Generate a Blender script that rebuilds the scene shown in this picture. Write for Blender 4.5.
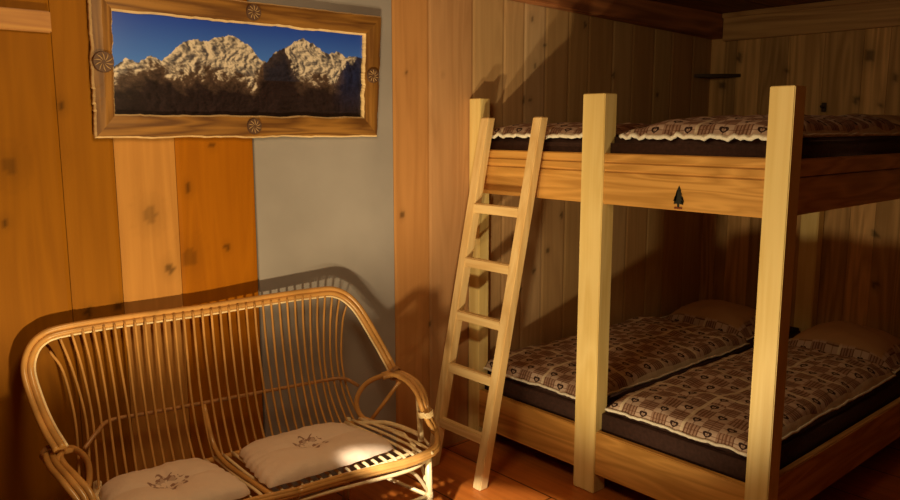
import bpy, bmesh, math, random
from mathutils import Vector, Matrix, noise
random.seed(7)
for o in list(bpy.data.objects): bpy.data.objects.remove(o)
SC = bpy.context.scene
COL = SC.collection
# ------------------------------------------------------------------ camera
cam_d = bpy.data.cameras.new('camera'); cam = bpy.data.objects.new('camera', cam_d); COL.objects.link(cam)
cam_d.sensor_width = 36; cam_d.lens = 776 / 900 * 36; cam_d.clip_start = .02
vy = Vector((-693, 122, 776)).normalized()          # world +Y seen from the camera (right, up, forward)
vz = Vector((0, 776, -122)).normalized()
vx = vy.cross(vz); vx = -vx if vx.x < 0 else vx
Rm = Matrix((vx, vy, vz))                           # camera coords -> world
right, up, fwd = Rm @ Vector((1, 0, 0)), Rm @ Vector((0, 1, 0)), Rm @ Vector((0, 0, 1))
M = Matrix.Identity(4)
for i in range(3):
    M[i][0] = right[i]; M[i][1] = up[i]; M[i][2] = -fwd[i]
M[2][3] = 1.6
cam.matrix_world = M
SC.camera = cam
# ------------------------------------------------------------------ light
SC.view_settings.view_transform = 'Standard'; SC.view_settings.look = 'None'
SC.view_settings.gamma = 1; SC.view_settings.use_curve_mapping = False
SC.view_settings.exposure = 0.0
W = bpy.data.worlds.new('world'); SC.world = W; W.use_nodes = True
W.node_tree.nodes['Background'].inputs[0].default_value = (.9, .75, .6, 1)
W.node_tree.nodes['Background'].inputs[1].default_value = .05
def lamp(name, loc, power, col, size):
    d = bpy.data.lights.new(name, 'POINT'); d.energy = power; d.color = col; d.shadow_soft_size = size
    o = bpy.data.objects.new(name, d); o.location = loc; COL.objects.link(o); return o
def spot(name, loc, target, power, col, size, deg, blend):
    d = bpy.data.lights.new(name, 'SPOT'); d.energy = power; d.color = col; d.shadow_soft_size = size
    d.spot_size = math.radians(deg); d.spot_blend = blend
    o = bpy.data.objects.new(name, d); o.location = loc; COL.objects.link(o)
    o.rotation_euler = (Vector(target) - Vector(loc)).to_track_quat('-Z', 'Y').to_euler(); return o
o = spot('wall_floor_spot', (.76, 1.35, .17), (.88, 2.82, 1.62), 135, (1, .74, .35), .035, 120, .55); o.scale = (1, .31, 1)
spot('bed_floor_spot', (1.22, 1.52, .08), (2.60, 1.95, 1.50), 80, (1, .77, .40), .035, 88, .60)
o = spot('sun_beam_light', (.20, 1.05, 1.60), (1.76, 2.055, .33), 520, (1, .86, .60), .03, 19, .30); o.scale = (1, .20, 1)
lamp('high_fill_light', (.9, 1.55, 2.12), 36, (1, .74, .36), .25)

# ------------------------------------------------------------------ node helpers
class NT:
    def __init__(s, name, rough=.5, spec=.4):
        s.m = bpy.data.materials.new(name); s.m.use_nodes = True
        s.t = s.m.node_tree; s.b = s.t.nodes['Principled BSDF']
        s.b.inputs['Roughness'].default_value = rough
        s.b.inputs['Specular IOR Level'].default_value = spec
    def n(s, ty, **k):
        x = s.t.nodes.new(ty)
        for a, v in k.items(): setattr(x, a, v)
        return x
    def l(s, a, b): s.t.links.new(a, b)
    def math(s, op, a, b=None, c=None):
        x = s.n('ShaderNodeMath', operation=op)
        for i, v in enumerate((a, b, c)):
            if v is None: continue
            if isinstance(v, (int, float)): x.inputs[i].default_value = v
            else: s.l(v, x.inputs[i])
        return x.outputs[0]
    def mix(s, f, a, b, mode='MIX'):
        x = s.n('ShaderNodeMix', data_type='RGBA', blend_type=mode)
        for sock, v in ((x.inputs[0], f), (x.inputs[6], a), (x.inputs[7], b)):
            if isinstance(v, (int, float)): sock.default_value = v
            elif isinstance(v, tuple): sock.default_value = (*v, 1) if len(v) == 3 else v
            else: s.l(v, sock)
        return x.outputs[2]
    def coord(s, kind='Object', scale=(1, 1, 1), rnd=True):
        tc = s.n('ShaderNodeTexCoord'); mp = s.n('ShaderNodeMapping'); mp.inputs['Scale'].default_value = scale
        s.l(tc.outputs[kind], mp.inputs[0])
        if rnd:
            oi = s.n('ShaderNodeObjectInfo'); cm = s.n('ShaderNodeCombineXYZ')
            r = s.math('MULTIPLY', oi.outputs['Random'], 37.)
            for i in range(3): s.l(r, cm.inputs[i])
            s.l(cm.outputs[0], mp.inputs['Location'])
        return mp.outputs[0]
    def noise(s, vec, scale=1, detail=4, dist=0, rough=.5):
        x = s.n('ShaderNodeTexNoise'); s.l(vec, x.inputs['Vector'])
        x.inputs['Scale'].default_value = scale; x.inputs['Detail'].default_value = detail
        x.inputs['Distortion'].default_value = dist; x.inputs['Roughness'].default_value = rough
        return x.outputs['Fac']
    def ramp(s, fac, stops):
        x = s.n('ShaderNodeValToRGB'); s.l(fac, x.inputs[0]); e = x.color_ramp.elements
        while len(e) < len(stops): e.new(.5)
        for i, (p, c) in enumerate(stops):
            e[i].position = p; e[i].color = (*c, 1) if len(c) == 3 else c
        return x.outputs[0]
    def color(s, c): s.l(c, s.b.inputs['Base Color'])
    def bump(s, h, st=.3, d=.01):
        x = s.n('ShaderNodeBump'); x.inputs['Strength'].default_value = st; x.inputs['Distance'].default_value = d
        s.l(h, x.inputs['Height']); s.l(x.outputs[0], s.b.inputs['Normal'])

def wood(name, light, dark, axis='z', rough=.5, fine=60, long=1.5, rings=5., tint=False, spec=.4, rnd=True, knots=False):
    n = NT(name, rough, spec)
    def sc(a, b): return {'x': (b, a, a), 'y': (a, b, a), 'z': (a, a, b)}[axis]
    c1 = n.coord(scale=sc(fine, long), rnd=rnd); f1 = n.noise(c1, 1, 5, .3)
    c2 = n.coord(scale=sc(rings, rings * .09), rnd=rnd); f2 = n.noise(c2, 1, 2, .6)
    bands = n.math('FRACT', n.math('MULTIPLY', f2, 7.)); bands = n.math('ABSOLUTE', n.math('SUBTRACT', bands, .5))
    g = n.math('ADD', n.math('MULTIPLY', f1, .55), n.math('MULTIPLY', bands, .7))
    col = n.ramp(g, [(.28, dark), (.62, light)])
    if knots:
        vo = n.n('ShaderNodeTexVoronoi'); n.l(n.coord(scale=sc(4.2, 1.6), rnd=rnd), vo.inputs['Vector']); vo.inputs['Scale'].default_value = 1
        k = n.ramp(vo.outputs['Distance'], [(.04, (1, 1, 1)), (.10, (0, 0, 0))])
        col = n.mix(k, col, tuple(v * .35 for v in dark))
    if tint:
        at = n.n('ShaderNodeAttribute', attribute_name='tint'); col = n.mix(1., col, at.outputs['Color'], 'MULTIPLY')
    n.color(col); n.bump(g, .12, .004)
    return n.m

def plain(name, col, rough=.5, spec=.4, var=.12, scale=20, bump=0):
    n = NT(name, rough, spec)
    f = n.noise(n.coord(), scale, 4)
    n.color(n.ramp(f, [(.3, tuple(c * (1 - var) for c in col)), (.7, tuple(min(1, c * (1 + var)) for c in col))]))
    if bump: n.bump(f, bump, .003)
    return n.m

MAT = {}
MAT['wall_wood'] = wood('wall_planks', (.80, .80, .80), (.70, .68, .66), 'z', .62, 55, 1.2, 6, tint=True, rnd=False, spec=.10)
MAT['wall_wood_dark'] = wood('side_wall_planks', (.72, .44, .19), (.48, .28, .11), 'z', .65, 45, 1.2, 6, tint=True, rnd=False, spec=.25)
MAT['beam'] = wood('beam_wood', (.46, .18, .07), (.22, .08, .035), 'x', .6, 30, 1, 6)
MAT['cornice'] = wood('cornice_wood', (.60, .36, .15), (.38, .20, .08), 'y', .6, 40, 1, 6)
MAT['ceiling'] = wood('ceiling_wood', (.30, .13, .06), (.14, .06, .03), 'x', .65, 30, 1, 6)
MAT['post'] = wood('bed_post_pine', (.86, .68, .31), (.77, .58, .23), 'z', .42, 70, 1.6, 7)
MAT['rail'] = wood('bed_rail_pine_along', (.70, .38, .105), (.50, .255, .06), 'y', .42, 60, 1.6, 9)
MAT['rail_x'] = wood('bed_rail_pine_side', (.70, .40, .15), (.46, .22, .07), 'x', .42, 60, 1.6, 9)
MAT['ladder'] = wood('ladder_pine', (.84, .62, .32), (.70, .47, .21), 'z', .4, 80, 1.6, 7)
MAT['ladder_y'] = wood('ladder_rung_pine', (.84, .62, .32), (.70, .47, .21), 'y', .4, 80, 1.6, 7)
MAT['frame'] = wood('frame_wood', (.31, .145, .030), (.13, .052, .012), 'x', .5, 60, 3, 9)
MAT['frame_z'] = wood('frame_wood_upright', (.31, .145, .030), (.13, .052, .012), 'z', .5, 60, 3, 9)
MAT['frame_edge'] = plain('raw_frame_edge', (.72, .52, .28), .6)
MAT['rosette'] = plain('rosette_dark', (.10, .05, .03), .6)
MAT['rosette_cut'] = plain('rosette_cut', (.42, .26, .12), .6)
MAT['batten'] = wood('batten_wood', (.50, .24, .05), (.36, .15, .03), 'x', .55, 60, 2, 8)
MAT['dark_wood'] = plain('dark_shelf_wood', (.05, .03, .02), .7)
MAT['tree_ink'] = plain('tree_inlay_paint', (.012, .014, .010), .6)
MAT['tree_base_ink'] = plain('tree_foot_paint', (.16, .03, .01), .6)
MAT['mattress'] = plain('mattress_cover', (.060, .030, .026), .85, .2, .2, 60, .3)
MAT['piping'] = plain('white_piping', (.80, .76, .68), .8, .2, .1, 80, .3)
MAT['rattan'] = plain('rattan_cane', (.56, .29, .09), .26, .6, .22, 9)
MAT['rattan_pale'] = plain('rattan_core', (.84, .66, .40), .28, .55, .15, 12)
MAT['rattan_dark'] = plain('rattan_wrap', (.40, .19, .07), .35, .5, .3, 60)
MAT['plaster'] = plain('grey_panel', (.31, .285, .29), .75, .25, .06, 5, .15)
MAT['gap'] = plain('gap_dark', (.03, .015, .008), .9)
MAT['far_wall'] = wood('far_wall_planks', (.55, .33, .15), (.38, .2, .08), 'z', .65, 30, 1.2, 6)

# floor: broad reddish boards along Y with dark joints
n = NT('floor_boards', .38, .45)
c = n.coord(scale=(5, .9, 1), rnd=False)
g = n.noise(n.coord(scale=(40, 2.2, 1), rnd=False), 1, 5, .4)
big = n.noise(n.coord(scale=(2, 2, 1), rnd=False), 2.3, 3)
br = n.n('ShaderNodeTexBrick'); n.l(n.coord(scale=(1, 1, 1), rnd=False), br.inputs['Vector'])
mp = n.n('ShaderNodeMapping'); mp.inputs['Rotation'].default_value = (0, 0, math.pi / 2); mp.inputs['Location'].default_value = (0, -.065, 0)
tc = n.n('ShaderNodeTexCoord'); n.l(tc.outputs['Object'], mp.inputs[0]); n.l(mp.outputs[0], br.inputs['Vector'])
br.inputs['Scale'].default_value = 1; br.inputs['Mortar Size'].default_value = .004; br.inputs['Brick Width'].default_value = 1.4; br.inputs['Row Height'].default_value = .34
br.inputs['Color1'].default_value = (1, 1, 1, 1); br.inputs['Color2'].default_value = (.72, .72, .72, 1); br.inputs['Mortar'].default_value = (.1, .08, .06, 1)
col = n.ramp(n.math('ADD', n.math('MULTIPLY', g, .6), n.math('MULTIPLY', big, .4)), [(.3, (.38, .100, .016)), (.68, (.62, .185, .030))])
n.color(n.mix(1., col, br.outputs['Color'], 'MULTIPLY')); n.bump(g, .12, .004)
MAT['floor'] = n.m

# patterned bed linen
def linen(name, border=False):
    n = NT(name, .85, .15)
    uv = n.n('ShaderNodeUVMap'); uv.uv_map = 'UVMap'
    sp = n.n('ShaderNodeSeparateXYZ'); n.l(uv.outputs[0], sp.inputs[0])
    cell = .074
    u, v = n.math('DIVIDE', sp.outputs[0], cell), n.math('DIVIDE', sp.outputs[1], cell)
    iu, iv = n.math('FLOOR', u), n.math('FLOOR', v)
    fu, fv = n.math('SUBTRACT', u, iu), n.math('SUBTRACT', v, iv)
    par = n.math('FLOORED_MODULO', n.math('ADD', iu, iv), 2.)       # 0 heart, 1 stripe
    pu = n.math('FLOORED_MODULO', iu, 2.)
    def heart(cx, cy, s):
        x = n.math('DIVIDE', n.math('SUBTRACT', fu, cx), s); y = n.math('DIVIDE', n.math('SUBTRACT', fv, cy), s)
        x2 = n.math('MULTIPLY', x, x); y2 = n.math('MULTIPLY', y, y)
        a = n.math('SUBTRACT', n.math('ADD', x2, y2), 1.)
        a3 = n.math('MULTIPLY', n.math('MULTIPLY', a, a), a)
        q = n.math('SUBTRACT', a3, n.math('MULTIPLY', x2, n.math('MULTIPLY', y2, y)))
        return n.math('LESS_THAN', q, 0.)
    ring = n.math('SUBTRACT', heart(.5, .47, .22), heart(.5, .47, .10))
    heartm = n.math('MULTIPLY', n.math('SUBTRACT', 1., par), ring)
    st = lambda f: n.math('LESS_THAN', n.math('FRACT', n.math('MULTIPLY', f, 5.)), .38)
    stripes = n.math('ADD', n.math('MULTIPLY', st(fu), pu), n.math('MULTIPLY', st(fv), n.math('SUBTRACT', 1., pu)))
    stm = n.math('MULTIPLY', par, stripes)
    band = n.math('LESS_THAN', n.math('MINIMUM', n.math('PINGPONG', u, 2.), n.math('PINGPONG', v, 2.)), .10)
    base = n.mix(par, (.58, .44, .37), (.38, .245, .19))
    col = n.mix(n.math('MULTIPLY', stm, .9), base, (.13, .055, .03))
    thin = n.math('LESS_THAN', n.math('MINIMUM', n.math('PINGPONG', n.math('ADD', u, .5), .5), n.math('PINGPONG', n.math('ADD', v, .5), .5)), .035)
    col = n.mix(n.math('MULTIPLY', thin, .6), col, (.13, .055, .03))
    blot = n.noise(n.coord(), 6, 3)
    col = n.mix(n.math('MULTIPLY', blot, .35), col, (.20, .11, .08))
    col = n.mix(heartm, col, (.04, .02, .018))
    col = n.mix(n.math('MULTIPLY', band, .75), col, (.70, .60, .47))
    wv = n.noise(n.coord(), 9, 3)
    if border:
        at = n.n('ShaderNodeAttribute', attribute_name='tint')
        col = n.mix(at.outputs['Fac'], (.46, .28, .15), col)
    n.color(col); n.bump(wv, .5, .02)
    return n.m
MAT['linen'] = linen('patterned_linen'); MAT['pillow'] = linen('pillow_linen', True)

# cushion cloth with a round brown motif
n = NT('cushion_cloth', .85, .15)
tc = n.n('ShaderNodeTexCoord'); sp = n.n('ShaderNodeSeparateXYZ'); n.l(tc.outputs['Object'], sp.inputs[0])
x, y = sp.outputs[0], sp.outputs[1]
r = n.math('SQRT', n.math('ADD', n.math('MULTIPLY', x, x), n.math('MULTIPLY', y, y)))
ang = n.math('ARCTAN2', y, x)
pet = n.math('ADD', .058, n.math('MULTIPLY', n.math('COSINE', n.math('MULTIPLY', ang, 7.)), .010))
ins = n.math('LESS_THAN', r, pet); inn = n.math('LESS_THAN', r, n.math('MULTIPLY', pet, .66)); core = n.math('LESS_THAN', r, .020)
rg = n.math('MAXIMUM', n.math('SUBTRACT', ins, n.math('MULTIPLY', inn, .45)), core)
nz = n.math('GREATER_THAN', n.noise(n.coord(rnd=False), 38, 3), .47)
col = n.mix(n.math('MULTIPLY', n.math('MULTIPLY', rg, nz), .8), (.74, .58, .48), (.20, .08, .05))
n.color(col); n.bump(n.noise(n.coord(), 14, 4), .45, .02)
MAT['cushion'] = n.m

# the mountain print: colour carried per vertex, as ink on paper
n = NT('mountain_print', .28, .5)
at = n.n('ShaderNodeAttribute', attribute_name='tint'); n.color(at.outputs['Color'])
MAT['print'] = n.m

# ------------------------------------------------------------------ object helpers
def link(name, bm, mats, parent=None, loc=(0, 0, 0), smooth=False):
    me = bpy.data.meshes.new(name)
    bmesh.ops.recalc_face_normals(bm, faces=bm.faces)
    bm.to_mesh(me); bm.free()
    for m in (mats if isinstance(mats, (list, tuple)) else [mats]): me.materials.append(MAT[m])
    if smooth:
        for p in me.polygons: p.use_smooth = True
    o = bpy.data.objects.new(name, me); COL.objects.link(o); o.location = loc
    if parent: o.parent = parent
    return o
def thing(name, label, cat, loc=(0, 0, 0), group=None, rz=0):
    o = bpy.data.objects.new(name, None); COL.objects.link(o); o.location = loc; o.rotation_euler.z = rz; o.empty_display_size = .1
    return tag(o, label, cat, group)
def tag(o, label, cat, group=None):
    o['label'] = label; o['category'] = cat
    if group: o['group'] = group
    return o
def struct(name, bm, mats, parent=None, **k):
    o = link(name, bm, mats, parent, **k)
    if not parent: o['kind'] = 'structure'
    return o
def box(bm, lo, hi, bev=0, mi=0):
    lo, hi = Vector(lo), Vector(hi); c = (lo + hi) / 2; s = hi - lo
    r = bmesh.ops.create_cube(bm, size=1, matrix=Matrix.Translation(c) @ Matrix.Diagonal((*s, 1)))
    vs = r['verts']; fs = {f for v in vs for f in v.link_faces}
    for f in fs: f.material_index = mi
    if bev:
        es = list({e for v in vs for e in v.link_edges})
        bmesh.ops.bevel(bm, geom=es, offset=bev, segments=2, affect='EDGES', clamp_overlap=True)
def boxes(*l, bev=.004):
    bm = bmesh.new()
    for lo, hi in l: box(bm, lo, hi, bev)
    return bm
def spline(pts, sub=8, closed=False):
    P = [Vector(p) for p in pts]; n_ = len(P); out = []
    rng = range(n_ if closed else n_ - 1)
    for i in rng:
        a = P[(i - 1) % n_] if closed or i > 0 else P[0] * 2 - P[1]
        b, c_ = P[i], P[(i + 1) % n_]
        d = P[(i + 2) % n_] if closed or i + 2 < n_ else P[-1] * 2 - P[-2]
        for k in range(sub):
            t = k / sub
            out.append(.5 * ((2 * b) + (c_ - a) * t + (2 * a - 5 * b + 4 * c_ - d) * t * t + (3 * b - a - 3 * c_ + d) * t ** 3))
    if not closed: out.append(P[-1])
    return out
def tube(bm, pts, r, seg=8, mi=0):
    P = [Vector(p) for p in pts]; rings = []; nrm = None
    for i, p in enumerate(P):
        t = (P[min(i + 1, len(P) - 1)] - P[max(i - 1, 0)]).normalized()
        if nrm is None: nrm = t.orthogonal().normalized()
        nrm = (nrm - t * nrm.dot(t)).normalized(); b = t.cross(nrm)
        rr = r[i] if isinstance(r, (list, tuple)) else r
        rings.append([bm.verts.new(p + (nrm * math.cos(a) + b * math.sin(a)) * rr) for a in (2 * math.pi * k / seg for k in range(seg))])
    for a, b in zip(rings, rings[1:]):
        for k in range(seg):
            f = bm.faces.new((a[k], a[(k + 1) % seg], b[(k + 1) % seg], b[k])); f.smooth = True; f.material_index = mi
    for rg_ in (rings[0], rings[-1]):
        f = bm.faces.new(rg_); f.material_index = mi
def bundle(bm, pts, ws, offs, r, seg=8, sc=None):
    """parallel canes bound side by side; ws gives the facing direction along the run"""
    P = spline(pts, 8); Wp = spline(ws, 8); S = [v.x for v in spline([(q, 0, 0) for q in (sc or [1] * len(pts))], 8)]
    lines = [[] for _ in offs]
    for i, p in enumerate(P):
        t = (P[min(i + 1, len(P) - 1)] - P[max(i - 1, 0)]).normalized()
        d = t.cross(Wp[i]).normalized()
        for ln, (a, b) in zip(lines, offs): ln.append(p + d * a * S[i] + Wp[i].normalized() * b)
    for ln in lines: tube(bm, ln, r, seg)
def tubes(segs, r, seg=8):
    bm = bmesh.new()
    for s in segs: tube(bm, s, r, seg)
    return bm
def wrapped(o_bm, p, t, rad, length, r=.0022):
    """a binding of thin cane round a joint"""
    t = Vector(t).normalized(); a = t.orthogonal().normalized(); b = t.cross(a); turns = max(3, int(length / (r * 2)))
    pts = []
    for k in range(turns * 10 + 1):
        an = 2 * math.pi * k / 10; pts.append(Vector(p) + t * (length * (k / (turns * 10) - .5)) + (a * math.cos(an) + b * math.sin(an)) * rad)
    tube(o_bm, pts, r, 5)
def tint(o, fn):
    me = o.data; at = me.color_attributes.new('tint', 'FLOAT_COLOR', 'POINT')
    buf = []
    for v in me.vertices: buf += [*fn(v.co), 1]
    at.data.foreach_set('color', buf)

# ------------------------------------------------------------------ the room
RX, BY, CZ = 4.80, 2.82, 2.33           # right wall x, back wall y, ceiling z
LX, FY = -1.6, -1.8
bm = bmesh.new(); box(bm, (LX - .1, FY - .1, -.1), (RX + .1, BY + .1, 0)); struct('floor', bm, 'floor')
bm = bmesh.new()
yy = FY
while yy < BY:
    y2 = min(yy + .22, BY); box(bm, (LX, yy + .003, CZ + random.uniform(0, .004)), (RX, y2 - .003, CZ + .03), .002); yy += .22
box(bm, (LX, FY, CZ + .03), (RX, BY, CZ + .06))
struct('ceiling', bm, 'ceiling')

KN = [(.765, 1.675, .012), (1.184, 1.379, .012), (1.037, 1.288, .024), (1.099, 1.085, .016), (1.177, 1.114, .026), (1.328, 1.141, .010), (.904, .974, .013), (.801, .965, .012),
      (1.286, 1.536, .010), (.598, 1.479, .022), (.57, 1.3, .010), (2.444, 1.846, .006), (2.223, 1.845, .006), (3.051, 2.16, .010), (3.154, 2.031, .011), (3.08, 1.925, .010),
      (3.046, 1.745, .010), (3.0, 1.744, .010), (2.192, 1.203, .010), (3.48, 2.161, .014), (3.21, .934, .012), (2.99, .739, .012), (2.623, .738, .010), (2.36, .66, .01), (3.32, 1.12, .012), (2.93, 1.02, .012), (3.75, 1.9, .012), (4.2, 1.8, .012), (3.1, .83, .01)]
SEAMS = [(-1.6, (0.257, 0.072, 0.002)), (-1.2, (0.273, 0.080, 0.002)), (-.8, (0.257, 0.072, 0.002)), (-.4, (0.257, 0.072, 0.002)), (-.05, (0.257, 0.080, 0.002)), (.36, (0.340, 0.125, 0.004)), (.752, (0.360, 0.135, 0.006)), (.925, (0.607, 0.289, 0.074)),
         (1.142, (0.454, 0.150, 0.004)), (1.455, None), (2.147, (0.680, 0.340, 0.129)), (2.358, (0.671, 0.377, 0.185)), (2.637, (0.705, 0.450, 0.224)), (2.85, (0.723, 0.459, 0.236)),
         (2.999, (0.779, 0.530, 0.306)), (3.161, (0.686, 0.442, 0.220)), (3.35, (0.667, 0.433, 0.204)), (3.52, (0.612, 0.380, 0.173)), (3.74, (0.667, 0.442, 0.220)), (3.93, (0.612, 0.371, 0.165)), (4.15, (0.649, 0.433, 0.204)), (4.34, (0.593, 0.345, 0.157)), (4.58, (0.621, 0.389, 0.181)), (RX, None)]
bm = bmesh.new()
box(bm, (LX, BY + .012, 0), (RX, BY + .1, CZ + .06), 0, 1)
def plank(bm, axis, a0, a1, z0, z1, surf, th, step=.013, mi=0, gap=.0009):
    """a board as a fine grid so its knots sit in its own colour"""
    a0 += gap; a1 -= gap
    na = max(2, int((a1 - a0) / step)); nz = max(2, int((z1 - z0) / step)); g = []
    for j in range(nz + 1):
        z = z0 + (z1 - z0) * j / nz; row = []
        for i in range(na + 1):
            a = a0 + (a1 - a0) * i / na
            e = .0025 if i in (0, na) else 0
            p = (a, surf + e, z) if axis == 'x' else (surf + e, a, z)
            row.append(bm.verts.new(p))
        g.append(row)
    for j in range(nz):
        for i in range(na):
            f = bm.faces.new((g[j][i], g[j][i + 1], g[j + 1][i + 1], g[j + 1][i])); f.material_index = mi
    for i in (0, na):          # side returns give the board its thickness
        for j in range(nz):
            p, q = g[j][i], g[j + 1][i]
            d = Vector((0, th, 0)) if axis == 'x' else Vector((th, 0, 0))
            bm.faces.new((p, q, bm.verts.new(q.co + d), bm.verts.new(p.co + d))).material_index = mi
for (x0, c0), (x1, _) in zip(SEAMS, SEAMS[1:]):
    if x0 == 1.455: continue
    x1 += .014 if x1 == RX else 0
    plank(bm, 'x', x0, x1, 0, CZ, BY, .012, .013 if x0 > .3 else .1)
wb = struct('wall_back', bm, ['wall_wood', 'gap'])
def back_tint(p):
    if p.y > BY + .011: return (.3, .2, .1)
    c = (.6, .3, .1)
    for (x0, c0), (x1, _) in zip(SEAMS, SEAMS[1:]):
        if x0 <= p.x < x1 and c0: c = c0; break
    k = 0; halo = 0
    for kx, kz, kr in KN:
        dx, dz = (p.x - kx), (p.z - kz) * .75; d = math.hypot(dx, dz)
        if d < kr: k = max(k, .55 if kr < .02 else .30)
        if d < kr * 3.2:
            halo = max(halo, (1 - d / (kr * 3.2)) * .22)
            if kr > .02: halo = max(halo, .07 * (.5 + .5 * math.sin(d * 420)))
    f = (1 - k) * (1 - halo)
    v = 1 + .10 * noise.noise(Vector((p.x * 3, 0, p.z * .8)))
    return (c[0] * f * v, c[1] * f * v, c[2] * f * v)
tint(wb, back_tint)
bm = bmesh.new(); box(bm, (1.459, BY - .004, 0), (2.143, BY + .012, CZ), .002)
struct('trim_1', bm, 'plaster')                       # grey painted panel between the boards

# right wall of wide old boards
RK = [(2.73, 1.88, .02), (2.058, 1.718, .014), (1.68, 1.876, .014), (1.747, 1.729, .012), (1.873, 1.76, .014), (1.822, 2.011, .03), (1.714, .987, .016), (1.691, .695, .016), (2.62, 2.05, .02), (2.3, 1.95, .012)]
RS = [(FY, .8), (-1.3, .9), (-.8, .8), (-.3, .9), (.3, .85), (.85, .8), (1.2, .9), (1.45, .8), (1.72, 1.1), (1.86, .85), (2.08, 1.0), (2.3, .72), (2.48, 1.05), (2.64, .7), (2.72, .9), (BY, 1)]
bm = bmesh.new(); box(bm, (RX + .012, FY, 0), (RX + .1, BY, CZ + .06), 0, 1)
for (y0, c0), (y1, _) in zip(RS, RS[1:]): plank(bm, 'y', y0, y1 + (.014 if y1 == BY else 0), 0, CZ, RX, .012, .02 if y0 > 1 else .1)
wr = struct('wall_right', bm, ['wall_wood_dark', 'gap'])
def right_tint(p):
    c = 1
    for (y0, c0), (y1, _) in zip(RS, RS[1:]):
        if y0 <= p.y < y1: c = c0
    k = 0
    for ky, kz, kr in RK:
        d = math.hypot(p.y - ky, (p.z - kz) * .8)
        if d < kr: k = max(k, .7)
        elif d < kr * 3: k = max(k, .3 * (1 - d / kr / 3))
    c *= (1 - k) * (1 + .15 * noise.noise(Vector((0, p.y * 4, p.z * 1.2))))
    return (c, c, c)
tint(wr, right_tint)
bm = bmesh.new(); box(bm, (LX - .1, FY - .1, 0), (LX, BY + .1, CZ + .06)); struct('wall_left', bm, 'far_wall')
bm = bmesh.new(); box(bm, (LX, FY - .1, 0), (RX + .1, FY, CZ + .06)); struct('wall_front', bm, 'far_wall')
# beam along the back wall, cornice board along the right wall
bm = bmesh.new(); box(bm, (2.72, BY - .09, 2.205), (RX - .001, BY - .001, CZ + .001), .006)
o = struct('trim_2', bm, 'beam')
for v in o.data.vertices:
    if v.co.z < 2.25: v.co.z += .028 - (v.co.x - 2.72) * .027
bm = bmesh.new(); box(bm, (RX - .035, FY, 2.157), (RX - .001, BY - .093, CZ), .005); box(bm, (RX - .05, FY, 2.30), (RX - .001, BY - .093, CZ + .001), .003)
struct('trim_3', bm, 'cornice')
# horizontal batten of the boarded door at the left
bm = bmesh.new(); box(bm, (-.2, BY - .024, 1.905), (.748, BY - .001, 1.972), .003)
o = struct('trim_4', bm, 'batten')

# ------------------------------------------------------------------ corner shelf
bm = bmesh.new()
t0 = [(4.60, BY - .004), (RX - .004, BY - .004), (RX - .004, 2.60)]
arc = [(4.60 + (RX - .004 - 4.60) * k / 8 - .02 * math.sin(math.pi * k / 8), BY - .004 + (2.60 - BY + .004) * k / 8 - .02 * math.sin(math.pi * k / 8)) for k in range(1, 8)]
pl = [t0[0]] + arc + [t0[2], t0[1]]
b_, t_ = [bm.verts.new((x, y, 1.925)) for x, y in pl], [bm.verts.new((x, y, 1.945)) for x, y in pl]
bm.faces.new(b_); bm.faces.new(t_)
for i in range(len(pl)): j = (i + 1) % len(pl); bm.faces.new((b_[i], b_[j], t_[j], t_[i]))
sh = link('corner_shelf', bm, 'dark_wood'); tag(sh, 'small dark wooden corner shelf high on the walls above the top bunk', 'shelf')
bm = bmesh.new(); tube(bm, [(RX + .001, 2.058, 1.72), (RX - .03, 2.058, 1.722), (RX - .045, 2.058, 1.728)], .007); box(bm, (RX - .008, 2.044, 1.695), (RX + .001, 2.072, 1.75), .002)
pg = link('wall_hook', bm, 'dark_wood'); tag(pg, 'small dark hook on the right wall just above the top bunk', 'hook')

# ------------------------------------------------------------------ bunk bed
FX = 2.609                                   # foot face
bed = thing('bunk_bed', 'double-width pine bunk bed with square posts and a small tree on the upper rail', 'bunk bed', (FX, 2.0, 0))
bo = Vector((FX, 2.0, 0))
def part(name, bm, m, parent=bed, org=bo, **k):
    bmesh.ops.translate(bm, verts=bm.verts, vec=-org); return link(name, bm, m, parent, **k)
PY = [(2.740, 2.816), (2.0, 2.115), (1.217, 1.306)]
for y0, y1 in PY:
    part('post', boxes(((FX, y0, 0), (FX + (.082 if y0 < 2.5 else .068), y1, 1.741)), bev=.003), 'post')
for y0, y1 in PY[1:]:
    part('post', boxes(((RX - .088, y0 + .004, 0), (RX - .008, y1 - .004, 1.26 if y0 == 2.0 else 1.49)), bev=.005), 'post')
def rail_foot(z0, z1, name, grooves=()):
    """foot board between the posts with routed grooves"""
    bm = bmesh.new(); cuts = [z0] + [g for g in grooves] + [z1]
    for a, b in zip(cuts, cuts[1:]):
        box(bm, (FX + .008, 1.30, a + (.003 if a != z0 else 0)), (FX + .040, 2.745, b - (.003 if b != z1 else 0)), .004)
    if grooves: box(bm, (FX + .014, 1.30, z0 + .01), (FX + .034, 2.745, z1 - .01))
    return part(name, bm, 'rail')
uf = rail_foot(1.287, 1.497, 'upper_foot_board', (1.425, 1.462))
lf = rail_foot(.088, .285, 'lower_foot_board')
for z0, z1, nm, gr in ((1.287, 1.492, 'upper_side_rail', (1.425,)), (.098, .292, 'lower_side_rail', ())):
    bm = bmesh.new(); cuts = [z0, *gr, z1]
    for a, b in zip(cuts, cuts[1:]): box(bm, (FX + .07, 1.255, a + .002), (RX - .07, 1.287, b - .002), .004)
    part(nm, bm, 'rail_x')
part('upper_slat_base', boxes(((FX + .04, 1.287, 1.40), (RX - .01, 2.80, 1.425)), bev=.002), 'rail_x')
part('lower_slat_base', boxes(((FX + .04, 1.287, .20), (RX - .01, 2.80, .225)), bev=.002), 'rail_x')
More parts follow.
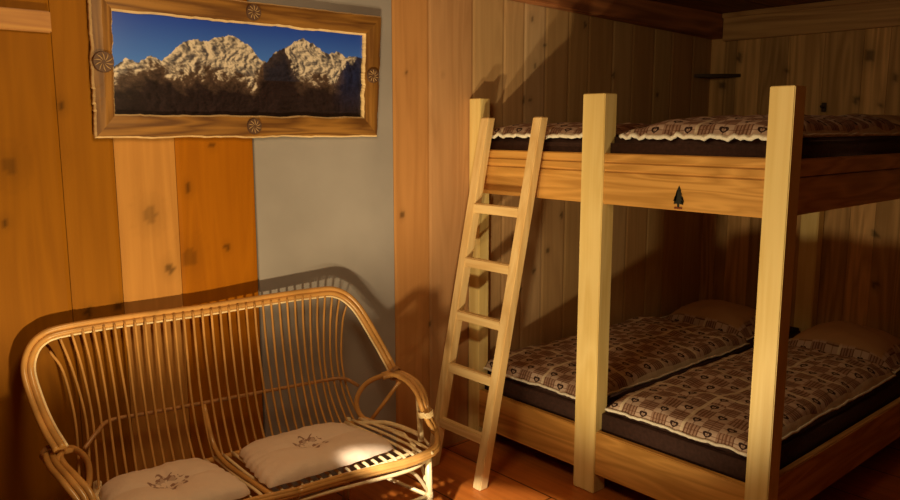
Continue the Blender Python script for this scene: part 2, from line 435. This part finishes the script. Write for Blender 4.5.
# tree emblem on the upper rail
bm = bmesh.new(); prof = [(0, .086)]
for z, w0, w1 in ((.070, .0095, .0040), (.057, .0140, .0060), (.044, .0185, .0080), (.031, .0230, .0095), (.019, .0200, .0035)): prof += [(w0, z - .004), (w1, z - .001)]
prof += [(.0035, .004)]
full = prof + [(-a, b) for a, b in reversed(prof[1:])]
fr = [bm.verts.new((FX + .0045, 1.643 + a, 1.296 + b)) for a, b in full]; bk = [bm.verts.new((FX + .0095, 1.643 + a, 1.296 + b)) for a, b in full]
bm.faces.new(fr); bm.faces.new(bk)
for i in range(len(full)): j = (i + 1) % len(full); bm.faces.new((fr[i], fr[j], bk[j], bk[i]))
bmesh.ops.triangulate(bm, faces=[f for f in bm.faces if len(f.verts) > 4])
em = part('tree_emblem', bm, 'tree_ink'); em['label'] = 'small dark fir tree emblem'
bm = boxes(((FX + .0045, 1.6265, 1.294), (FX + .0095, 1.6595, 1.300)), bev=0); bmesh.ops.translate(bm, verts=bm.verts, vec=-bo)
link('emblem_foot', bm, 'tree_base_ink', em)

# ------------------------------------------------------------------ mattresses and linen
def soft_box(x0, x1, y0, y1, z0, z1, r=.025):
    bm = bmesh.new(); box(bm, (x0, y0, z0), (x1, y1, z1)); bmesh.ops.bevel(bm, geom=list(bm.edges), offset=r, segments=4, affect='EDGES'); return bm
for (y0, y1, z0, z1, lab) in ((2.035, 2.795, 1.4255, 1.563, 'dark brown mattress on the top bunk against the back wall'),
                              (1.295, 2.030, 1.4255, 1.563, 'dark brown mattress on the top bunk on the open near side'),
                              (2.035, 2.795, .2255, .385, 'dark brown mattress on the bottom bunk against the back wall'),
                              (1.295, 2.030, .2255, .385, 'dark brown mattress on the bottom bunk on the open near side')):
    bm = soft_box(FX + .046, RX - .095, y0, y1, z0, z1); org = Vector((FX + .05, (y0 + y1) / 2, z0))
    bmesh.ops.translate(bm, verts=bm.verts, vec=-org)
    tag(link('mattress', bm, 'mattress', loc=org, smooth=True), lab, 'mattress', 'brown mattresses of the bunk bed')

def quilt(x0, x1, y0, y1, z, T, seed, lab, flare=0, pk=None):
    """a thick folded duvet: domed grid with soft lumps, patterned cloth, pale piping round the foot"""
    nx, ny = 96, 48; bm = bmesh.new(); uvl = bm.loops.layers.uv.new('UVMap'); sd = Vector((seed * 7.3, seed * 3.1, 0))
    def P(i, j, top):
        u, v = -1 + 2 * i / nx, -1 + 2 * j / ny
        e = max(0, (1 - abs(u) ** 9) * (1 - abs(v) ** 6)) ** .42
        x = x0 + (x1 - x0) * (u + 1) / 2; y = y0 + (y1 - y0) * (v + 1) / 2
        w = noise.noise(Vector((y * 7, x * 2, 0)) + sd)
        if i == 0: x += .012 * w
        lump = .82 + .22 * noise.noise(Vector((x * 4, y * 5, .3)) + sd) + .10 * noise.noise(Vector((x * 11, y * 12, 2)) + sd)
        if pk: lump *= pk(u, v)
        edge = .010 + .006 * noise.noise(Vector((x * 18, y * 18, 5)) + sd)
        zz = z + edge + T * e * lump if top else z + .001
        x += (.012 * noise.noise(Vector((y * 9, 3, 0)) + sd)) * (1 if u < -.9 else 0)
        y += .012 * noise.noise(Vector((x * 5, 9, 0)) + sd)
        return Vector((x, y, zz))
    top = [[bm.verts.new(P(i, j, 1)) for j in range(ny + 1)] for i in range(nx + 1)]
    bot = [[bm.verts.new(P(i, j, 0)) for j in range(ny + 1)] for i in range(nx + 1)]
    def F(*vs):
        f = bm.faces.new(vs); f.smooth = True
        for l in f.loops: l[uvl].uv = (l.vert.co.y - y0, l.vert.co.x - x0 + (l.vert.co.z - z) * (1 if l.vert.co.x < x0 + .2 else 0))
    for i in range(nx):
        for j in range(ny):
            F(top[i][j], top[i + 1][j], top[i + 1][j + 1], top[i][j + 1]); F(bot[i][j], bot[i][j + 1], bot[i + 1][j + 1], bot[i + 1][j])
    for i in range(nx): F(top[i][0], bot[i][0], bot[i + 1][0], top[i + 1][0]); F(top[i][ny], top[i + 1][ny], bot[i + 1][ny], bot[i][ny])
    for j in range(ny): F(top[0][j], top[0][j + 1], bot[0][j + 1], bot[0][j]); F(top[nx][j], bot[nx][j], bot[nx][j + 1], top[nx][j + 1])
    org = Vector((x0, (y0 + y1) / 2, z))
    edge = [top[0][j].co.copy() for j in range(ny + 1)]; e2 = [top[i][0].co.copy() for i in range(1, nx)]
    bmesh.ops.translate(bm, verts=bm.verts, vec=-org)
    q = tag(link('duvet', bm, 'linen', loc=org), lab, 'duvet', 'patchwork duvets on the bunk bed')
    pb = bmesh.new()
    fr_ = .011 if z > 1 else .003
    path = [p + Vector((-.004 - (.004 if z > 1 else 0) * math.sin(k * 1.9), 0, -.002 - fr_ * .6 + fr_ * noise.noise(Vector((k * .45, seed, 0))) * 1.6)) - org for k, p in enumerate(edge)]
    tube(pb, path, [(.0055 + fr_ * .35) * (1 + .45 * noise.noise(Vector((k * .8, seed, 4)))) for k in range(len(path))], 7)
    tube(pb, [p + Vector((0, -.003, 0)) - org for p in e2], .005, 6)
    link('piping', pb, 'piping', q)
    return q
ZT, ZB = 1.5645, .3865
quilt(2.662, 4.08, 2.06, 2.765, ZT, .052, 1, 'patchwork duvet on the top bunk behind the ladder')
quilt(2.658, 4.08, 1.315, 1.955, ZT, .088, 2, 'puffy patchwork duvet on the top bunk between the middle and near posts',
      pk=lambda u, v: 1.0 if v < .4 else max(.35, 1 - (v - .4) * 1.0))
quilt(2.660, 4.10, 2.07, 2.765, ZB, .085, 3, 'patchwork duvet on the bottom bunk against the back wall')
quilt(2.655, 4.10, 1.315, 1.965, ZB, .085, 4, 'patchwork duvet on the bottom bunk on the open near side')

def pillow(x0, x1, y0, y1, z, T, seed, lab):
    n_ = 36; bm = bmesh.new(); uvl = bm.loops.layers.uv.new('UVMap'); lay = bm.verts.layers.float_color.new('tint'); sd = Vector((seed * 5.7, seed, 0))
    cx_, cy_ = (x0 + x1) / 2, (y0 + y1) / 2
    def P(i, j, s):
        u, v = -1 + 2 * i / n_, -1 + 2 * j / n_
        fl = 1 - .07 * (1 - abs(u * v))                    # corners reach further than the sides
        e = max(0, (1 - min(1, abs(u) / .86) ** 2.4) * (1 - min(1, abs(v) / .86) ** 2.4)) ** .5
        x = cx_ + (x1 - x0) / 2 * u * fl; y = cy_ + (y1 - y0) / 2 * v * fl
        h = .006 + T * e * (1 + .12 * noise.noise(Vector((x * 9, y * 9, 1)) + sd))
        vt = bm.verts.new((x, y, z + h if s else z + .001)); b = 1. if max(abs(u), abs(v)) > .76 else 0.
        vt[lay] = (b, b, b, 1); return vt
    A = [[P(i, j, 1) for j in range(n_ + 1)] for i in range(n_ + 1)]; B = [[P(i, j, 0) for j in range(n_ + 1)] for i in range(n_ + 1)]
    def F(*vs):
        f = bm.faces.new(vs); f.smooth = True
        for l in f.loops: l[uvl].uv = (l.vert.co.y - y0, l.vert.co.x - x0)
    for i in range(n_):
        for j in range(n_): F(A[i][j], A[i + 1][j], A[i + 1][j + 1], A[i][j + 1]); F(B[i][j], B[i][j + 1], B[i + 1][j + 1], B[i + 1][j])
        F(A[i][0], B[i][0], B[i + 1][0], A[i + 1][0]); F(A[i][n_], A[i + 1][n_], B[i + 1][n_], B[i][n_]); F(A[0][i], A[0][i + 1], B[0][i + 1], B[0][i]); F(A[n_][i], B[n_][i], B[n_][i + 1], A[n_][i + 1])
    ring = [A[i][0].co.copy() for i in range(n_)] + [A[n_][i].co.copy() for i in range(n_)] + [A[n_ - i][n_].co.copy() for i in range(n_)] + [A[0][n_ - i].co.copy() for i in range(n_ + 1)]
    org = Vector((cx_, cy_, z)); bmesh.ops.translate(bm, verts=bm.verts, vec=-org)
    p = tag(link('pillow', bm, 'pillow', loc=org), lab, 'pillow', 'tan pillows on the bunk bed')
    pb = bmesh.new(); tube(pb, [q - org for q in ring], .005, 6); link('piping', pb, 'piping', p)
pillow(4.13, 4.69, 2.12, 2.76, ZB, .13, 1, 'tan pillow with patterned border on the bottom bunk by the back wall')
pillow(4.13, 4.69, 1.33, 1.98, ZB, .13, 2, 'tan pillow with patterned border on the bottom bunk on the open near side')
pillow(4.13, 4.69, 1.33, 1.98, ZT, .10, 3, 'pillow in the dark at the head of the top bunk on the near side')
pillow(4.13, 4.69, 2.12, 2.76, ZT, .10, 4, 'pillow in the dark at the head of the top bunk by the back wall')

# ------------------------------------------------------------------ ladder
lad = thing('bed_ladder', 'pale wooden five-rung ladder leaning on the foot of the top bunk', 'ladder', (2.30, 2.5, 0))
lo_ = Vector((2.30, 2.5, 0)); K = .186
def lad_pt(z, d): return 2.248 + K * z + d
for y0, y1 in ((2.655, 2.705), (2.325, 2.375)):
    bm = bmesh.new(); d = .048; vs = []
    for z in (0.0, 1.648):
        for (a, y) in ((0, y0), (d, y0), (d, y1), (0, y1)):
            vs.append(bm.verts.new((lad_pt(z, a), y + .022 - .03 * z, z)))
    for q in ((3, 2, 1, 0), (4, 5, 6, 7), (0, 1, 5, 4), (1, 2, 6, 5), (2, 3, 7, 6), (3, 0, 4, 7)): bm.faces.new([vs[i] for i in q])
    bmesh.ops.bevel(bm, geom=list(bm.edges), offset=.004, segments=2, affect='EDGES')
    part('stile', bm, 'ladder', lad, lo_)
for z in (1.232, .980, .730, .480, .218):
    bm = bmesh.new(); x = lad_pt(z, .002); dy = .022 - .03 * z; box(bm, (x, 2.37 + dy, z - .024), (x + .032, 2.66 + dy, z + .020), .004)
    part('rung', bm, 'ladder_y', lad, lo_)

# ------------------------------------------------------------------ framed mountain print
fo = Vector((1.457, 2.82, 1.56))
pf = thing('picture_frame', 'wide mountain picture in a rough live-edge wooden frame with four carved rosettes', 'picture', fo)
OUT = {'tl': (.868, 2.075), 'tr': (2.068, 2.075), 'bl': (.857, 1.566), 'br': (2.035, 1.562)}
INN = {'tl': (.940, 1.992), 'tr': (1.974, 1.990), 'bl': (.928, 1.647), 'br': (1.958, 1.647)}
def side(a, b, m, seed):
    """one mitred side: outer line a->b, inner line a->b, both uneven like bark-stripped edges"""
    bm = bmesh.new(); N = 60; rows = []
    for k in range(N + 1):
        t = k / N; env = min(1, min(t, 1 - t) * 12)
        o_ = Vector(OUT[a]).lerp(Vector(OUT[b]), t); i_ = Vector(INN[a]).lerp(Vector(INN[b]), t); d = (o_ - i_).normalized()
        wo = env * (.007 * noise.noise(Vector((t * 9, seed, 0))) + .003 * noise.noise(Vector((t * 40, seed, 3)))); wi = env * (.006 * noise.noise(Vector((t * 9, seed, 7))) + .003 * noise.noise(Vector((t * 44, seed, 5))))
        po, pi = o_ + d * wo, i_ + d * wi
        row = []
        for s, y in ((0, 2.806), (.0, 2.794), (.07, 2.784), (.5, 2.778), (.93, 2.784), (1, 2.794), (1, 2.806)):
            q = po.lerp(pi, s); row.append(bm.verts.new((q.x, y, q.y)))
        rows.append(row)
    for r0, r1 in zip(rows, rows[1:]):
        for c_ in range(6):
            f = bm.faces.new((r0[c_], r1[c_], r1[c_ + 1], r0[c_ + 1])); f.material_index = 1 if c_ in (0, 1, 4, 5) else 0
        bm.faces.new((r0[0], r0[6], r1[6], r1[0]))
    bm.faces.new(rows[0]); bm.faces.new(list(reversed(rows[-1])))
    part('frame_side', bm, [m, 'frame_edge'], pf, fo)
side('tl', 'tr', 'frame', 1); side('bl', 'br', 'frame', 2); side('bl', 'tl', 'frame_z', 3); side('br', 'tr', 'frame_z', 4)
part('backing_board', boxes(((.90, 2.807, 1.60), (2.0, 2.819, 2.03)), bev=.001), 'dark_wood', pf, fo)
for (x, z, r_) in ((.896, 1.82, .036), (1.457, 2.034, .031), (1.442, 1.607, .031), (2.008, 1.822, .031)):
    bm = bmesh.new()
    bmesh.ops.create_cone(bm, cap_ends=True, segments=32, radius1=r_, radius2=r_ * .93, depth=.008, matrix=Matrix.Translation((x, 2.776, z)) @ Matrix.Rotation(math.radians(90), 4, 'X'))
    c_ = 10
    for k in range(c_):
        a = 2 * math.pi * k / c_; pts = [Vector((x + rr * math.cos(a + rr * 14), 2.7715, z + rr * math.sin(a + rr * 14))) for rr in (r_ * q for q in (.18, .4, .62, .86))]
        tube(bm, pts, [.0006, .0016, .0021, .0010], 5, 1)
    part('rosette', bm, ['rosette', 'rosette_cut'], pf, fo)
# print
bm = bmesh.new(); NX, NZ = 520, 180; X0, X1, Z0, Z1 = .920, 1.985, 1.635, 2.005
g = [[bm.verts.new((X0 + (X1 - X0) * i / NX, 2.803, Z0 + (Z1 - Z0) * j / NZ)) for i in range(NX + 1)] for j in range(NZ + 1)]
for j in range(NZ):
    for i in range(NX): bm.faces.new((g[j][i], g[j][i + 1], g[j + 1][i + 1], g[j + 1][i]))
pr = part('mountain_print', bm, 'print', pf, fo)
RID = [(0, .50), (.04, .60), (.08, .56), (.12, .64), (.16, .60), (.20, .70), (.24, .80), (.28, .84), (.33, .83), (.37, .90), (.41, .93), (.45, .90), (.49, .84), (.53, .70), (.56, .66), (.60, .80), (.64, .84), (.68, .93), (.72, .97), (.76, .93), (.80, .86), (.84, .83), (.88, .86), (.92, .80), (.96, .84), (1, .80)]
RID = [(a, b - .04 - .05 * a) for a, b in RID]
SH = [(0, .36), (.08, .44), (.14, .52), (.20, .44), (.26, .46), (.32, .50), (.38, .44), (.44, .44), (.50, .36), (.53, .50), (.56, .64), (.60, .76), (.635, .80), (.655, .62), (.70, .46), (.74, .44), (.80, .48), (.85, .42), (.88, .44), (.92, .62), (1, .80)]
def interp(T, x):
    for (a, b), (c_, d) in zip(T, T[1:]):
        if x <= c_: return b + (d - b) * (x - a) / (c_ - a)
    return T[-1][1]
def ridged(x, y, sd, oc=5):
    t = 0; a = 1; tot = 0
    for k in range(oc):
        t += a * (1 - abs(noise.noise(Vector((x, y, sd + k * 3.7)))) * 2.2); tot += a; a *= .55; x *= 2.1; y *= 2.1
    return t / tot
def paint(p):
    u = (p.x + fo.x - .937) / (1.975 - .937); v = (p.z + fo.z - 1.648) / (1.99 - 1.648)
    uc = min(max(u, 0), 1)
    F = lambda a, b, s: noise.fractal(Vector((u * a, v * b, s)), 1.0, 2.1, 5)
    rid = interp(RID, uc) + .030 * (ridged(u * 14, 0, 1) - .5) + .012 * F(90, 0, 2)
    if v > rid:
        t = min(1, max(0, (v - .55) / .45)); return tuple(Vector((.060, .19, .74)).lerp(Vector((.018, .060, .46)), t))
    sh = interp(SH, uc) + .16 * (ridged(u * 11 + v * 3, v * 4, 3) - .5) + .05 * F(30, 12, 3)
    # couloirs and ribs running down from the crest
    wu, wv = u * 19 + (v - .7) * 1.6 * math.sin(u * 9) + F(6, 4, 9) * .5, v * 7
    e = .004; h0 = ridged(wu, wv, 6); h1 = ridged(wu + e * 40, wv - e * 20, 6)
    shade = .62 + (h0 - h1) * 1.7 + .28 * F(9, 7, 12); fine = F(120, 60, 8) * .16
    bl = min(1, max(0, (v - sh) / .10 + .5 + .9 * fine * 3 + .8 * (shade - .6))); inner = .53 < u < .66 or u > .86
    if inner: bl = min(1, max(0, (v - sh) / .025 + .5))
    s_ = min(1, max(0, shade + fine + (v - sh) * .30)); snow = Vector((.060, .055, .075)).lerp(Vector((.66, .57, .49)), s_ ** 2.0)
    d = min(1, (sh - v) / .22); c_ = Vector((.120, .075, .058)).lerp(Vector((.020, .012, .014)), d)
    if u > .84: c_ = c_.lerp(Vector((.012, .020, .075)), min(1, (u - .84) * 14) * .85 * min(1, max(0, v * 2)))
    elif .545 < u < .70 and v > .4: c_ = c_.lerp(Vector((.02, .022, .045)), .6)
    k = .85 + .5 * (shade - .5) + fine * 2; return tuple((c_ * k).lerp(snow, bl))
tint(pr, paint)

# ------------------------------------------------------------------ rattan bench
bc = Vector((1.250, 2.429, .000))
bn = thing('rattan_bench', 'curved two-seat rattan cane bench standing in front of the grey wall panel', 'bench', bc)
def rp(name, bm, m='rattan', **k): return part(name, bm, m, bn, bc, **k)
mir = lambda p: (2.496 - p[0], p[1] + .065, p[2] + .004)
BACK = [(.590, 2.521, .607), (.575, 2.593, .661), (.566, 2.675, .733), (.563, 2.737, .818), (.584, 2.757, .884), (.626, 2.768, .925), (.695, 2.768, .944), (.891, 2.768, .946), (1.180, 2.757, .941), (1.417, 2.742, .945), (1.640, 2.725, .946), (1.756, 2.707, .936), (1.842, 2.68, .865), (1.906, 2.62, .717), (1.930, 2.53, .588)]
dw = Vector((0, -1, .15))
bm = bmesh.new(); bundle(bm, BACK, [dw] * len(BACK), [(.006, 0), (.025, 0)], .0100, 10); rp('back_frame', bm)
bm = bmesh.new(); bundle(bm, BACK, [dw] * len(BACK), [(.0385, -.003)], .0042, 8); o = rp('back_frame_edging', bm, 'rattan_pale')
ARM = [(1.853, 2.53, .574), (1.900, 2.50, .584), (1.912, 2.42, .574), (1.898, 2.34, .550), (1.876, 2.276, .500), (1.888, 2.245, .435), (1.892, 2.224, .396), (1.835, 2.168, .375), (1.699, 2.137, .378), (1.554, 2.152, .382)]
WS = [Vector(w) for w in ((0, 0, 1), (0, -.1, 1), (0, -.3, 1), (0, -.8, .7), (0.2, -1, .1), (.6, -1, 0), (.7, -1, 0), (.3, -1, 0), (0, -1, .2), (0, -1, .2))]
MIDR = [(1.414, 2.178, .382), (1.245, 2.193, .382)]
ASC = [1, 1, 1, 1, 1, .95, .8, .6, .45, .45, .45, .45]
armr = ARM + MIDR; wsr = WS + [Vector((0, -1, .2))] * 2
bm = bmesh.new(); bundle(bm, armr, wsr, [(-.019, 0), (0, .003), (.019, 0)], .0098, 10, ASC); rp('arm', bm)
arml = [mir(p) for p in ARM] + [(1.076, 2.224, .384), (1.245, 2.193, .382)]; wsl = [Vector((-w.x, w.y, w.z)) for w in WS] + [Vector((0, -1, .2))] * 2
bm = bmesh.new(); bundle(bm, arml, wsl, [(-.019, 0), (0, .003), (.019, 0)], .0098, 10, ASC); rp('arm', bm)
RING = [(1.915, 2.42, .566), (1.888, 2.47, .585), (1.853, 2.53, .576), (1.811, 2.58, .542), (1.778, 2.60, .492), (1.772, 2.60, .441), (1.788, 2.58, .395), (1.826, 2.53, .378)]
LOW = [(1.745, 2.57, .385), (1.780, 2.52, .392), (1.823, 2.47, .396), (1.862, 2.40, .385), (1.886, 2.32, .372)]
for side_ in (0, 1):
    f_ = (lambda p: p) if side_ == 0 else mir
    bm = bmesh.new(); tube(bm, spline([f_(p) for p in RING], 8), .0105, 10); rp('arm_ring', bm)
    bm = bmesh.new(); tube(bm, spline([f_(p) for p in LOW], 8), .0095, 10); rp('arm_foot_cane', bm, 'rattan_pale')
    rp('arm_strut', tubes([[f_((1.800, 2.50, .388)), f_((1.835, 2.36, .378)), f_((1.80, 2.25, .372))], [f_((1.84, 2.45, .388)), f_((1.872, 2.30, .38)), f_((1.85, 2.22, .372))]], .006), 'rattan_pale')
    bm = tubes([[f_((1.892, 2.460, .560)), f_((1.845, 2.521, .452)), f_((1.812, 2.562, .380))]], .008); rp('arm_strut', bm, 'rattan')
    bm = tubes([[f_((1.884, 2.327, .529)), f_((1.872, 2.306, .452)), f_((1.845, 2.265, .375))]], .012); rp('arm_strut', bm, 'rattan_pale')
    bm = bmesh.new(); wrapped(bm, f_((1.874, 2.270, .481)), (.1, -.15, -1) if side_ == 0 else (-.1, -.15, -1), .031, .024); rp('binding', bm, 'rattan_pale')
    bm = bmesh.new(); wrapped(bm, f_((1.906, 2.511, .580)), (.1, -1, -.3), .030, .020); rp('binding', bm, 'rattan_dark')
    # legs with stretchers
    rp('leg', tubes([[f_((1.809, 2.178, .365)), f_((1.819, 2.178, .000))]], .0135, 10), 'rattan_pale')
    rp('leg', tubes([[f_((1.742, 2.624, .391)), f_((1.763, 2.685, .000))]], .0135, 10), 'rattan_pale')
    rp('side_stretcher', tubes([[f_((1.816, 2.183, .185)), f_((1.755, 2.665, .185))]], .008), 'rattan_pale')
    rp('leg_brace', tubes([spline([f_((1.660, 2.168, .355)), f_((1.742, 2.173, .298)), f_((1.812, 2.178, .201))], 6)], .007), 'rattan_pale')
    rp('leg_brace', tubes([spline([f_((1.814, 2.296, .365)), f_((1.819, 2.235, .298)), f_((1.816, 2.188, .201))], 6)], .007), 'rattan_pale')
    bm = bmesh.new(); wrapped(bm, f_((1.814, 2.180, .191)), (0, 0, 1), .0155, .022); rp('binding', bm, 'rattan_pale')
rp('front_stretcher', tubes([[(.676, 2.245, .191), (1.250, 2.212, .188), (1.816, 2.180, .185)]], .009), 'rattan_pale')
rp('under_rim', tubes([spline([(.676, 2.245, .341), (.820, 2.204, .347), (1.250, 2.193, .349), (1.660, 2.142, .344), (1.809, 2.178, .341)], 8)], .0075), 'rattan_pale')
rp('back_stretcher', tubes([[(.728, 2.747, .185), (1.763, 2.675, .185)]], .009), 'rattan_pale')
rp('leg', tubes([[(1.245, 2.204, .365), (1.245, 2.204, .000)]], .0125, 10), 'rattan_pale')
# seat: back bar, canes of the back, slats of the seat
rp('seat_back_bar', tubes([spline([(.70, 2.635, .386), (.974, 2.63, .384), (1.250, 2.615, .384), (1.537, 2.60, .384), (1.77, 2.575, .384)], 8)], .012, 10))
def y_back(x): return 2.765 - .055 * (x - .62) / 1.13
NC = 34
for k in range(NC):
    s = k / (NC - 1); xt = .656 + s * (1.805 - .656); c_ = (xt - 1.23) / .575
    zt = .924 if abs(c_) < .84 else .924 - ((abs(c_) - .84) / .16) ** 2 * .062
    yt = y_back(xt); j = random.uniform(-.004, .004); pull = max(0, abs(c_) - .45) / .55 * (-.055 if c_ > 0 else .055) * abs(c_)
    pts = [(xt, yt, zt), (xt + pull * .6, yt - .012, .79), (xt + pull + j, yt - .035, .64), (xt + pull * .9 + j, yt - .068, .51), (xt + pull * .5, yt - .118, .398), (xt + pull * .4, yt - .16, .388)]
    rp('back_cane', tubes([spline(pts, 5)], .0046, 7))
rp('mid_rail', tubes([spline([mir((1.784, 2.60, .53)), mir((1.729, 2.63, .568)), (.82, 2.722, .592), (.967, 2.72, .585), (1.307, 2.70, .573), (1.639, 2.665, .567), (1.729, 2.635, .566), (1.784, 2.60, .53)], 8)], .0075, 8), 'rattan_dark')
for k in range(31):
    x = .70 + k * (1.80 - .70) / 30; s = k / 30
    yf = 2.209 - .06 * abs(2 * s - 1) ** 1.5 + (.045 * (1 - s)); yb = 2.635 - .05 * s
    xb = 1.245 + (x - 1.245) * .95
    rp('seat_slat', tubes([spline([(xb, yb, .395), (x, (yf + yb) / 2, .389), (x, yf + .03, .387), (x, yf - .008, .374)], 4)], .0062, 7), 'rattan_pale')
rp('seat_bar', tubes([spline([(.738, 2.270, .372), (1.025, 2.260, .372), (1.245, 2.245, .372), (1.537, 2.204, .372), (1.763, 2.204, .372)], 6)], .007), 'rattan_pale')
rp('seat_bar', tubes([[(.738, 2.480, .372), (1.763, 2.419, .372)]], .009), 'rattan')
rp('centre_rod', tubes([spline([(1.150, 2.70, .575), (1.150, 2.63, .442), (1.145, 2.52, .405), (1.148, 2.35, .402), (1.16, 2.214, .392)], 6)], .009, 8))

def seat_cushion(corners, z, T, seed, lab):
    n_ = 44; bm = bmesh.new(); c_ = sum((Vector(q) for q in corners), Vector((0, 0))) / 4; sd = Vector((seed * 3.3, 0, 0))
    bl, br_, fr_, fl = [Vector(q) for q in corners]
    def P(i, j, s):
        u, v = -1 + 2 * i / n_, -1 + 2 * j / n_
        a, b = (u + 1) / 2, (v + 1) / 2
        p = fl.lerp(fr_, a).lerp(bl.lerp(br_, a), b); q = c_ + (p - c_) * (1.01 - .07 * abs(u * v) ** 3 + .02 * noise.noise(Vector((u * 3, v * 3, seed))) + .012 * math.sin(26 * math.atan2(v, u)) * max(abs(u), abs(v)) ** 8)
        e = max(0, (1 - abs(u) ** 4) * (1 - abs(v) ** 4)) ** .45; rr = math.hypot(u, v)
        crease = max(0, math.cos(4 * math.atan2(v, u) + .3)) ** 6 * min(1, rr * 3) * math.exp(-rr * 1.8)
        h = T * e * (1 + .05 * math.sin(26 * math.atan2(v, u)) * max(abs(u), abs(v)) ** 4) * (1 - .60 * math.exp(-(rr / .26) ** 2) - .35 * crease) * (1 + .16 * noise.noise(Vector((q.x * 10, q.y * 10, 1)) + sd))
        return bm.verts.new((q.x, q.y, z + .012 + h if s else z + .001 + .010 * (1 - e)))
    A = [[P(i, j, 1) for j in range(n_ + 1)] for i in range(n_ + 1)]; B = [[P(i, j, 0) for j in range(n_ + 1)] for i in range(n_ + 1)]
    def F(*vs): bm.faces.new(vs).smooth = True
    for i in range(n_):
        for j in range(n_): F(A[i][j], A[i + 1][j], A[i + 1][j + 1], A[i][j + 1]); F(B[i][j], B[i][j + 1], B[i + 1][j + 1], B[i + 1][j])
        F(A[i][0], B[i][0], B[i + 1][0], A[i + 1][0]); F(A[i][n_], A[i + 1][n_], B[i + 1][n_], B[i][n_]); F(A[0][i], A[0][i + 1], B[0][i + 1], B[0][i]); F(A[n_][i], B[n_][i], B[n_][i + 1], A[n_][i + 1])
    org = Vector((c_.x, c_.y, z)); bmesh.ops.translate(bm, verts=bm.verts, vec=-org)
    tag(link('seat_cushion', bm, 'cushion', loc=org), lab, 'cushion', 'beige cushions on the rattan bench')
seat_cushion([(1.215, 2.585), (1.64, 2.565), (1.695, 2.205), (1.150, 2.225)], .3965, .050, 1, 'beige tufted seat cushion on the half of the bench nearer the ladder')
seat_cushion([(.725, 2.610), (1.085, 2.600), (1.112, 2.225), (.68, 2.260)], .3965, .050, 2, 'beige tufted seat cushion on the half of the bench farther from the ladder')
